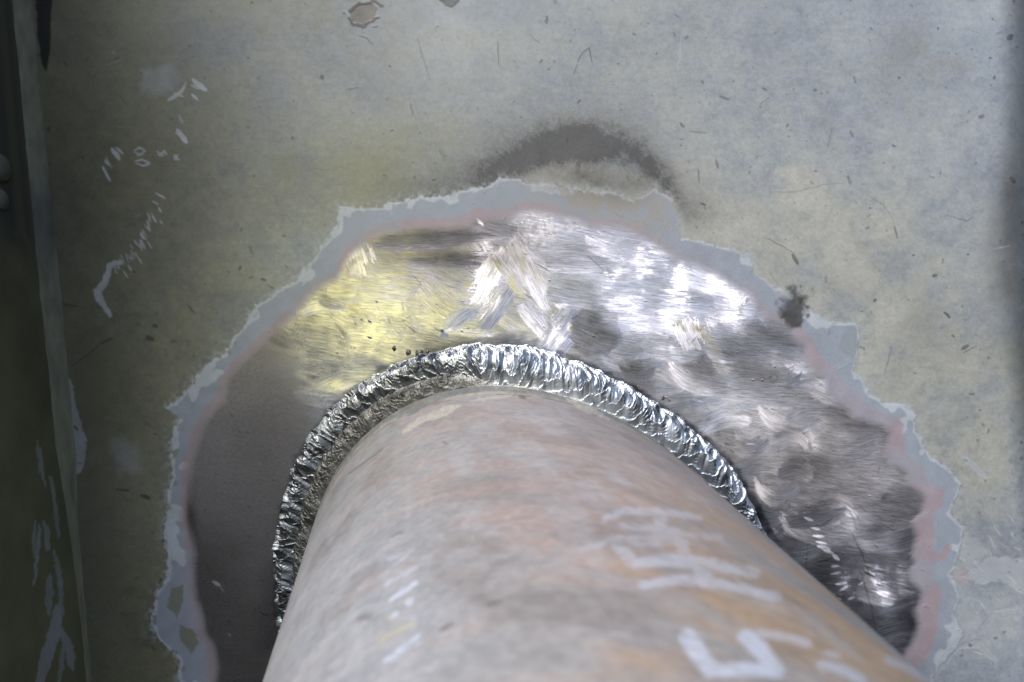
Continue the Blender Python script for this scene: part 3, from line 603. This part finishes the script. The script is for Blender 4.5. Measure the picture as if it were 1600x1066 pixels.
# painted-over fillet strip along the corner
zz = np.arange(-.30, zb, .0008); prof = np.linspace(0, 1, 14)
wid = np.interp(zz, [-.3, -.02, .05, .09, .2], [.0008, .0011, .0022, .0052, .0062]) + .0009 * (fbm(zz * 90, zz * 0, 521, 3) - .5)
ZZ, PP = np.meshgrid(zz, prof, indexing='ij'); WW = wid[:, None]
fx = WW * PP; fy = -WW * (1 - PP) * 1.0
bul = .08 * WW * np.sin(np.pi * PP) + .0006 * (fbm(ZZ * 140, PP * 3, 525, 3) - .5)
FV = np.stack([fx + bul * .7, fy - bul * .7, ZZ], -1)
fal = np.array([.15, .148, .09], F32) * (1 + .9 * (fbm(ZZ * 80, PP * 3, 531, 4) - .5))[..., None]
f_u, f_v = to_px(FV + np.array([cxl, 0, 0]))
fal = mix(fal, (.04, .04, .035), np.clip(gauss(85, 340, 30, 45), 0, .8)[np.clip((f_v + MG).astype(int), 0, H - 1), np.clip((f_u + MG).astype(int), 0, W - 1)] * .9)
fal = mix(fal, (.016, .017, .014), np.clip(rsamp(gap, f_u, f_v), 0, 1))
make_mesh('corner_fillet', FV.reshape(-1, 3), grid_faces(*ZZ.shape), MAT_SIDE, side, dict(albedo=fal.reshape(-1, 3)))
# two lumps of painted-over weld on the side plate
def lump(u0, v0, name, r, parent):
    d = M_c2w @ ray(u0, v0); s = cxl / d[0]; P = CAM + d * s
    t = np.linspace(0, np.pi, 24); p = np.linspace(0, 2 * np.pi, 40, endpoint=False); T, Q = np.meshgrid(t, p, indexing='ij')
    n = 1 + .25 * (fbm(3 * np.cos(Q) * np.sin(T) + 5, 3 * np.sin(Q) * np.sin(T) + 3 * np.cos(T), 541, 3) - .5)
    S = np.stack([np.sin(T) * np.cos(Q) * r[0], np.sin(T) * np.sin(Q) * r[1], np.cos(T) * r[2]], -1) * n[..., None] + (P - np.array([cxl, 0, 0]))
    return make_mesh(name, S.reshape(-1, 3), grid_faces(24, 40, True), MAT_SIDE, parent, dict(albedo=np.broadcast_to(np.array([.14, .14, .11], F32), (24 * 40, 3)).copy()))
lump(-3, 262, 'weld_lump', (.0040, .006, .0075), side); lump(0, 312, 'weld_lump', (.0030, .004, .0055), side)

# ------------------------------------------------------------------ pipe
perp_u = unit(np.cross(AX, [0., 0., 1.])); perp_v = np.cross(perp_u, AX)
if perp_v[2] < 0: perp_v = -perp_v
if perp_u[0] < 0: perp_u = -perp_u
pipe = empty('steel_pipe', tuple(PC), 'thick rust stained grey steel pipe slanting out of the plate towards the viewer', 'pipe')


def pipe_pt(t, s, r=R_PIPE):
    """t angle, s distance from the plate along the pipe"""
    d = np.cos(t)[..., None] * perp_u + np.sin(t)[..., None] * perp_v
    P0 = PC + r * d; P0 = P0 - AX * (P0[..., 1] / AX[1])[..., None]
    return P0 - AX * np.asarray(s)[..., None]


LEN = 0.46
tp = np.linspace(0, 2 * np.pi, 1100, endpoint=False)
sp_ = np.concatenate([np.linspace(0, .03, 60), np.linspace(.0306, .30, 540), np.linspace(.303, LEN, 30)])
SS, TT = np.meshgrid(sp_, tp, indexing='ij')
PV = pipe_pt(TT, SS); pu, pv = to_px(PV)
facing = ((PV - CAM) * (np.cos(TT)[..., None] * perp_u + np.sin(TT)[..., None] * perp_v)).sum(-1) < 0
b1 = fbm(np.cos(TT) * 2.2 + 9, np.sin(TT) * 2.2 + SS * 14, 601, 4); b2 = fbm(TT * 5, SS * 130, 611, 4); b3 = fbm(TT * 22, SS * 420, 621, 3); b4 = fbm(TT * 60, SS * 800, 631, 3)
pcol = np.broadcast_to(np.array([.375, .36, .358], F32), TT.shape + (3,)).copy()
G = lambda *a: rsamp(gauss(*a), pu, pv) * facing
gl = G(560, 960, 130, 130, 0); pcol = mix(pcol, (.36, .375, .40), np.clip(gl * 1.2, 0, .9))
gr = np.clip(1.2 * G(1000, 800, 200, 100, 15) + .14 * sst(.45, .6, b2), 0, 1) * (.35 + 1.1 * sst(.3, .7, b2)); pcol = mix(pcol, (.40, .318, .30), np.clip(gr, 0, .8))
go = np.clip(1.2 * G(1180, 960, 200, 70, 18) + .8 * G(1000, 990, 120, 60, 0) + .5 * G(1330, 1000, 120, 60, 30) + .4 * G(1120, 800, 90, 40, 30), 0, 1) * sst(.32, .62, .5 * b1 + .5 * b2); pcol = mix(pcol, (.42, .29, .18), np.clip(go * .95, 0, .8))
gd = sst(.52, .72, fbm(TT * 7 + 3, SS * 70, 641, 4)); pcol = mix(pcol, (.25, .215, .20), gd * .45)
pcol = mix(pcol, (.44, .435, .45), .45 * sst(.55, .75, fbm(TT * 9, SS * 60, 651, 4)))
pcol *= (1 + .3 * (b2 - .5) + .26 * (b3 - .5) + .34 * (b4 - .5) + .2 * (b1 - .5))[..., None]
# ring brushed next to the weld: heat tinted, with bright torn edge
ringw = .0215 + .006 * (fbm(TT * 6, TT * 0, 661, 3) - .5) + .002 * (fbm(TT * 40, TT * 0, 663, 2) - .5)
ring = sst(ringw, ringw - .0012, SS); tint = fbm(TT * 12, SS * 300, 671, 3)
pcol = mix(pcol, (.21, .225, .225), ring * .75); pcol = mix(pcol, (.30, .285, .22), ring * sst(.45, .65, tint) * .6)
edge_b = np.exp(-((SS - ringw + .0022) / .0022) ** 2) * sst(.42, .62, fbm(TT * 9, SS * 30, 681, 3)); pcol = mix(pcol, (.46, .43, .37), np.clip(edge_b, 0, .85) * (.5 + b4))
pcol = mix(pcol, (.09, .08, .07), .7 * np.exp(-((SS - ringw - .0006) / .0007) ** 2) * sst(.5, .6, fbm(TT * 14, TT * 0, 691, 2)))
# white paint marks and writing
wr = np.zeros_like(uu); wf = np.zeros_like(uu); wy = np.zeros_like(uu)
for p, w, v in [([(1074,996),(1092,1022),(1112,1046)],26,.95),([(1108,1047),(1160,1046),(1212,1048)],19,1.),([(1214,1050),(1190,1018),(1166,996)],24,.95),([(1160,994),(1190,990),(1230,996),(1262,1004)],13,.55),
    ([(1285,1040),(1320,1048),(1345,1062)],16,.7),([(1388,1030),(1420,1045),(1450,1062)],12,.5),([(1290,1020),(1310,1024)],10,.5)]:
    stroke(wr, p, w * 1.1, v, 5, .0, 2)
for p, w, v in [([(943,812),(975,798),(1029,800),(1092,809)],10,.65),([(972,822),(1015,827),(1061,830)],9,.6),([(1028,802),(1036,824)],18,.65),([(909,858),(969,841),(1061,836),(1124,840)],10,.45),([(964,852),(992,880)],18,.65),([(990,880),(1050,876),(1087,877),(1140,888),(1180,896)],17,.8),([(985,850),(1060,848)],9,.4),([(1060,842),(1072,868)],18,.5),([(1003,915),(1040,908),(1072,906),(1130,914),(1158,921),(1216,932)],14,.85),([(1095,883),(1102,904)],24,.7)]:
    stroke(wf, p, w * 1.15, v * .9, 7, .2, 3)
for p, w, v in [([(609,938),(650,911)],7,.95),([(611,908),(651,887)],7,.35),([(604,893),(640,866)],6,.25),([(637,942),(642,938)],11,.95),([(611,966),(620,958)],9,.7),([(643,968),(648,965)],8,.4),([(603,1032),(653,994)],8,.8),([(610,1034),(655,1004)],5,.6),([(602,915),(608,908)],7,.5),([(608,845),(640,835)],5,.2),([(600,858),(636,842)],6,.2),([(606,875),(645,860)],6,.25)]:
    stroke(wf, p, w * 1.1, min(v * 1.15, 1), 3, .2, 1)
stroke(wy, [(594, 1004), (604, 994), (648, 974)], 7, .7, 3, .2, 1); stroke(wy, [(606, 960), (614, 966)], 8, .4, 3)
fac = facing * 1.
pcol = mix(pcol, (.60, .64, .75), np.clip((rsamp(wr, pu, pv) * .82 + rsamp(wf, pu, pv) * .68) * fac * (.5 + .5 * sst(.25, .5, b4)) * (.7 + .6 * b2) * 1.15, 0, .9)); pcol = mix(pcol, (.48, .45, .30), rsamp(wy, pu, pv) * fac)
pd = np.zeros_like(uu)
for p, w, v in [([(762,945),(785,938)],8,.55),([(690,985),(706,975)],9,.6),([(560,968),(580,962)],9,.5),([(692,690),(700,694)],4,.6),([(812,619),(820,622)],6,.8),([(545,740),(575,718),(600,700)],2.5,.7),([(612,838),(628,832)],4,.5)]: stroke(pd, p, w, v, 3, .3, 1)
pcol = mix(pcol, (.13, .095, .075), rsamp(pd, pu, pv) * fac)
cream = np.zeros_like(uu)
for p, w, v in [([(632,674),(660,656),(690,645),(716,634)],13,.9),([(735,627),(770,622),(802,619)],5,.85),([(888,624),(915,636),(940,648)],13,1.),([(930,645),(952,655)],4,1.)]: stroke(cream, p, w, v, 4, .5, 4)
pcol = mix(pcol, (.58, .55, .48), rsamp(cream * (.3 + 1.1 * n_x), pu, pv) * fac)
pcol *= (.80 * (1 + ring * (.7 * (fbm(TT * 70, SS * 260, 695, 3) - .5) + .5 * (fbm(TT * 14, SS * 200, 697, 3) - .5))))[..., None]
pcol = np.clip(pcol, .02, .8)


def pipe_material():
    m, nt = mat_new('mill_scale_steel'); L = nt.links.new
    out = nd(nt, 'ShaderNodeOutputMaterial'); b = nd(nt, 'ShaderNodeBsdfPrincipled', i_Metallic=.12); L(b.outputs[0], out.inputs[0])
    tc = nd(nt, 'ShaderNodeTexCoord'); nz = nd(nt, 'ShaderNodeTexNoise', i_Scale=1300., i_Detail=4., i_Roughness=.65); L(tc.outputs['Object'], nz.inputs['Vector'])
    mr = nd(nt, 'ShaderNodeMapRange'); L(nz.outputs[0], mr.inputs[0]); mr.inputs[3].default_value = .82; mr.inputs[4].default_value = 1.18
    vm = nd(nt, 'ShaderNodeVectorMath', operation='SCALE'); L(attr(nt, 'albedo', 'Vector'), vm.inputs[0]); L(mr.outputs[0], vm.inputs['Scale']); L(vm.outputs[0], b.inputs['Base Color'])
    r = nd(nt, 'ShaderNodeMapRange'); L(nz.outputs[0], r.inputs[0]); r.inputs[3].default_value = .42; r.inputs[4].default_value = .66; L(r.outputs[0], b.inputs['Roughness'])
    bp = nd(nt, 'ShaderNodeBump', i_Strength=.5, i_Distance=.00012); L(nz.outputs[0], bp.inputs['Height']); L(bp.outputs[0], b.inputs['Normal'])
    return m


MAT_PIPE = pipe_material()
make_mesh('pipe_wall', (PV - PC).reshape(-1, 3), grid_faces(len(sp_), len(tp), True), MAT_PIPE, pipe, dict(albedo=pcol.reshape(-1, 3)))
t2 = np.linspace(0, 2 * np.pi, 128, endpoint=False)
bore = np.concatenate([pipe_pt(t2, np.full(128, LEN)), pipe_pt(t2, np.full(128, LEN), R_PIPE - .009), pipe_pt(t2, np.full(128, .02), R_PIPE - .009)]) - PC
make_mesh('bore', bore, grid_faces(3, 128, True), MAT_BACK, pipe)

# ------------------------------------------------------------------ weld
LEG = [(-171, 14.2), (176, 14.5), (168, 14.7), (153, 15.7), (139, 15.6), (122, 14.5), (105, 14.2), (92, 14.4), (77, 12.8), (63, 11.7), (52, 11.4), (40, 10.0), (32, 6.4), (20, 4.5), (-60, 9), (-120, 13)]
lt = np.array([a for a, _ in LEG]) % 360; lg = np.array([b for _, b in LEG]) * R_PIPE / .084 * .001; oo = np.argsort(lt)
NT = 3400
tw = np.linspace(0, 2 * np.pi, NT, endpoint=False)
Bp = pipe_pt(tw, np.zeros(NT)); tang = unit(np.roll(Bp, -1, 0) - np.roll(Bp, 1, 0))
eo = np.stack([tang[:, 2], np.zeros(NT), -tang[:, 0]], -1); eo *= np.sign(((Bp - PC) * eo).sum(-1, keepdims=True))
plate_ang = np.degrees(np.arctan2(Bp[:, 2] - PC[2], Bp[:, 0] - PC[0])) % 360
TOE = np.array([(437,960),(434,900),(435,850),(442,800),(470,710),(520,637),(600,580),(700,545),(790,538),(900,565),(1000,613),(1080,668),(1150,740),(1182,808),(1200,870)], float)
_tx, _tz = plate_pt(TOE[:, 0], TOE[:, 1]); ta = np.degrees(np.arctan2(_tz - PC[2], _tx - PC[0])) % 360; tr = np.hypot(_tx - PC[0], _tz - PC[2])
br = np.hypot(Bp[:, 0] - PC[0], Bp[:, 2] - PC[2]); cosr = np.abs((unit(Bp - PC) * eo).sum(-1))
tl = np.array([r_ - np.interp(a_, *[x_[np.argsort(plate_ang)] for x_ in (plate_ang, br)]) for a_, r_ in zip(ta, tr)])
print('legs', np.stack([ta, tl * 1000], 1).round(1).tolist())
so_ = np.argsort(ta); leg = np.clip(np.interp(plate_ang, ta[so_], tl[so_], period=360), .004, .017) * cosr
arc = np.concatenate([[0], np.cumsum(np.linalg.norm(np.diff(Bp, axis=0), axis=1))])
ea = np.broadcast_to(-AX, Bp.shape)
# 1 on the right half (one wide lively bead), 0 on the left half (two strands)
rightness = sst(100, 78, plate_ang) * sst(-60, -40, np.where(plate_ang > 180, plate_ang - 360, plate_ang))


def per_noise(freq, y, seed, octv=3):
    return fbm(np.cos(tw)[:, None] * freq + 50, np.sin(tw)[:, None] * freq + y, seed, octv)


weld = empty('weld_bead', tuple(PC), 'shiny rippled silver weld bead curving around the foot of the pipe', 'weld')


def strand(name, q0, q1, bulge, lam, amp_f, amp_c, nq, seed, mat, rough_amp=.0):
    """q: 0 = toe on the plate, 1 = toe on the pipe"""
    q = np.linspace(0, 1, nq)[None, :]
    h = .0078 + .0010 * (per_noise(14, 0 * q, seed)[:, :1] - .5)
    lgw = leg[:, None] * (1 + .10 * (per_noise(20, 0 * q, seed + 3)[:, :1] - .5) * 2) + .0010 * (per_noise(60, 0 * q, seed + 4)[:, :1] - .5)
    Q = q0[:, None] + (q1 - q0)[:, None] * q
    c_out = lgw * (1 - Q); c_ax = h * Q                         # straight chord from toe to toe
    # ripple phase: crescents bulging along the travel direction
    k_top = int(np.argmin(np.abs(plate_ang - 86))); s_run = -np.abs(arc - arc[k_top]) * (1 - .22 * (1 - rightness))   # both runs start at the top
    s = s_run[:, None] + 3. + .004 * (per_noise(10, 0 * q, seed + 7) - .5)
    cres = .0095 * (1 - (2 * q - 1) ** 2) * (1 + .5 * (per_noise(9, 0 * q, seed + 31) - .5))
    wob = .0050 * (per_noise(22, q * 2.2, seed + 11) - .5) + .0012 * (per_noise(70, q * 5, seed + 13) - .5)
    ph = (s * np.where(np.ones_like(q) > 0, 1, 1) + cres * 1. + wob)
    fine = (ph / lam) % 1.0; saw = fine ** 1.6
    coarse_l = lam * 4.6; cph = (ph + .016 * (per_noise(13, 0 * q, seed + 17) - .5)) / coarse_l; amp_f = amp_f * 2 * sst(.3, .7, per_noise(30, q * 3, seed + 29)); cf = cph % 1.0
    blobs = np.floor(cph).astype(int); rb = np.random.default_rng(seed).random(4096); bh = rb[blobs % 4096]
    prof = np.sin(np.pi * np.clip(q, 0, 1)) ** .75
    lump_ = per_noise(70, q * 5, seed + 23, 4) - .5
    d = bulge * prof * (1 + .25 * (bh - .5)) + prof ** .5 * (amp_f * (saw - .5) + amp_c * (cf ** 1.4 - .5) + rough_amp * lump_)
    d = d * np.sin(np.pi * q) ** .25
    if name == 'root_pass': d = d * (1 - .85 * rightness[:, None])
    bis = unit(eo[:, None, :] * 1.0 + (-np.array([0, 1., 0]))[None, None, :] * 1.1)
    P = Bp[:, None, :] + eo[:, None, :] * c_out[..., None] + ea[:, None, :] * c_ax[..., None] + bis * d[..., None]
    P[..., 1] = np.minimum(P[..., 1], -.0002 + 0 * q)
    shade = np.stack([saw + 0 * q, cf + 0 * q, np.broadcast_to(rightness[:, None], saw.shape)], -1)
    Pl = np.moveaxis(P - PC, 0, 1)                              # rows across, columns around
    return make_mesh(name, Pl.reshape(-1, 3), grid_faces(nq, NT, True), mat, weld, dict(rip=np.moveaxis(shade, 0, 1).reshape(-1, 3)))


def weld_material(name, c_lo, c_hi, rough, met, scale, bump):
    m, nt = mat_new(name); L = nt.links.new
    out = nd(nt, 'ShaderNodeOutputMaterial'); b = nd(nt, 'ShaderNodeBsdfPrincipled', i_Metallic=met); L(b.outputs[0], out.inputs[0])
    tc = nd(nt, 'ShaderNodeTexCoord'); n1 = nd(nt, 'ShaderNodeTexNoise', i_Scale=scale, i_Detail=5., i_Roughness=.6, i_Distortion=.8); L(tc.outputs['Object'], n1.inputs['Vector'])
    n0 = nd(nt, 'ShaderNodeTexNoise', i_Scale=170., i_Detail=3.); L(tc.outputs['Object'], n0.inputs['Vector'])
    cr = nd(nt, 'ShaderNodeValToRGB'); e = cr.color_ramp.elements; e[0].color = (*c_lo, 1); e[1].color = (*c_hi, 1); e[0].position = .34; e[1].position = .56
    L(n0.outputs[0], cr.inputs[0])
    sx_n = nd(nt, 'ShaderNodeSeparateXYZ'); L(attr(nt, 'rip', 'Vector'), sx_n.inputs[0])   # left half's dark reflection painted into the colour, right half lighter
    half_shade = nd(nt, 'ShaderNodeMapRange'); L(sx_n.outputs[2], half_shade.inputs[0]); half_shade.inputs[3].default_value = .62; half_shade.inputs[4].default_value = 1.1
    vs_ = nd(nt, 'ShaderNodeVectorMath', operation='SCALE'); L(cr.outputs[0], vs_.inputs[0]); L(half_shade.outputs[0], vs_.inputs['Scale']); L(vs_.outputs[0], b.inputs['Base Color'])
    r = nd(nt, 'ShaderNodeMapRange'); L(n1.outputs[0], r.inputs[0]); r.inputs[3].default_value = rough - .1; r.inputs[4].default_value = rough + .14; L(r.outputs[0], b.inputs['Roughness'])
    bp = nd(nt, 'ShaderNodeBump', i_Strength=.7, i_Distance=bump); L(n1.outputs[0], bp.inputs['Height']); L(bp.outputs[0], b.inputs['Normal'])
    return m


MAT_W1 = weld_material('bright_weld_metal', (.30, .32, .35), (.60, .63, .67), .36, 1., 800., .00010)
MAT_W2 = weld_material('dull_weld_metal', (.13, .128, .122), (.32, .315, .30), .40, .85, 1500., .0003)
one = np.ones(NT)
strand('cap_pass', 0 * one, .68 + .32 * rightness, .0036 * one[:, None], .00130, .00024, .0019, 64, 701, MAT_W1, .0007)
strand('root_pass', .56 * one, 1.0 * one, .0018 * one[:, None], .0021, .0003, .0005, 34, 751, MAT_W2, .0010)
# spatter stuck beside the weld
MAT_SP = weld_material('spatter_metal', (.10, .09, .08), (.26, .24, .21), .4, .6, 1500., .0003)
for i, (u0, v0, r) in enumerate([(616, 545, 4), (638, 551, 4.5), (655, 552, 6), (668, 550, 3), (1036, 622, 3)]):
    x, z = plate_pt(np.array([float(u0)]), np.array([float(v0)])); rad = r * .00024
    t = np.linspace(0, np.pi, 14); p = np.linspace(0, 2 * np.pi, 22, endpoint=False); T, Q = np.meshgrid(t, p, indexing='ij')
    n = 1 + 1.1 * (fbm(2 * np.cos(Q) * np.sin(T) + 9 + i, 2 * np.sin(Q) * np.sin(T) + 2 * np.cos(T) + 4, 761, 2) - .5)
    S = np.stack([np.sin(T) * np.cos(Q), .7 * np.cos(T), np.sin(T) * np.sin(Q)], -1) * (rad * n)[..., None] + np.array([x[0], .0002, z[0]])
    make_mesh('spatter', S.reshape(-1, 3), grid_faces(14, 22, True), MAT_SP, plate)

# ------------------------------------------------------------------ light
w = bpy.data.worlds.new('World'); sc.world = w; w.use_nodes = True; nt = w.node_tree
sky = nt.nodes.new('ShaderNodeTexSky'); sky.sky_type = 'NISHITA'; sky.sun_disc = False
sun_dir = SUN_DIR
sky.sun_elevation = EL; sky.sun_rotation = math.atan2(sun_dir[0], sun_dir[1]); sky.dust_density = 3.
bg = nt.nodes['Background']; bg.inputs[1].default_value = .066; nt.links.new(sky.outputs[0], bg.inputs[0])
sl = bpy.data.lights.new('sun', 'SUN'); sl.energy = 1.5; sl.angle = math.radians(38); sl.color = (1, .99, .98)
so = bpy.data.objects.new('sun', sl); COL.objects.link(so); so.rotation_euler = Vector(sun_dir).to_track_quat('Z', 'Y').to_euler()
# yellowish hand lamp whose glow shows in the ground metal left of the top of the weld
lp = LAMP_POS; P0 = LAMP_AIM
al = bpy.data.lights.new('work_lamp', 'AREA'); al.shape = 'DISK'; al.size = .05; al.energy = .0043; al.spread = math.radians(90); al.color = (1., .90, .12)
ao = bpy.data.objects.new('work_lamp', al); COL.objects.link(ao); ao.location = lp; ao.rotation_euler = Vector(lp - P0).to_track_quat('Z', 'Y').to_euler()
print('lamp', lp, 'px', to_px(lp))

# ------------------------------------------------------------------ camera
cam = bpy.data.cameras.new('camera'); co = bpy.data.objects.new('camera', cam); COL.objects.link(co)
Rm = np.stack([M_c2w @ np.array([1., 0, 0]), M_c2w @ np.array([0, -1., 0]), M_c2w @ np.array([0, 0, -1.])], 1)
co.matrix_world = Matrix.Translation(Vector(CAM)) @ Matrix(Rm.tolist()).to_4x4()
cam.sensor_width = 36; cam.lens = FPX * 36 / 1600; cam.clip_start = .01; cam.clip_end = 100
cam.dof.use_dof = True; cam.dof.aperture_fstop = 16
_x, _z = plate_pt(np.array([850.]), np.array([560.])); cam.dof.focus_distance = float((np.array([_x[0], 0, _z[0]]) - CAM) @ (M_c2w @ np.array([0, 0, 1.])))
sc.camera = co
sc.view_settings.view_transform = 'Standard'; sc.view_settings.look = 'None'; sc.view_settings.gamma = 1; sc.view_settings.use_curve_mapping = False
sc.view_settings.exposure = 1.22
sc.render.engine = 'CYCLES'
sc.cycles.use_denoising = True
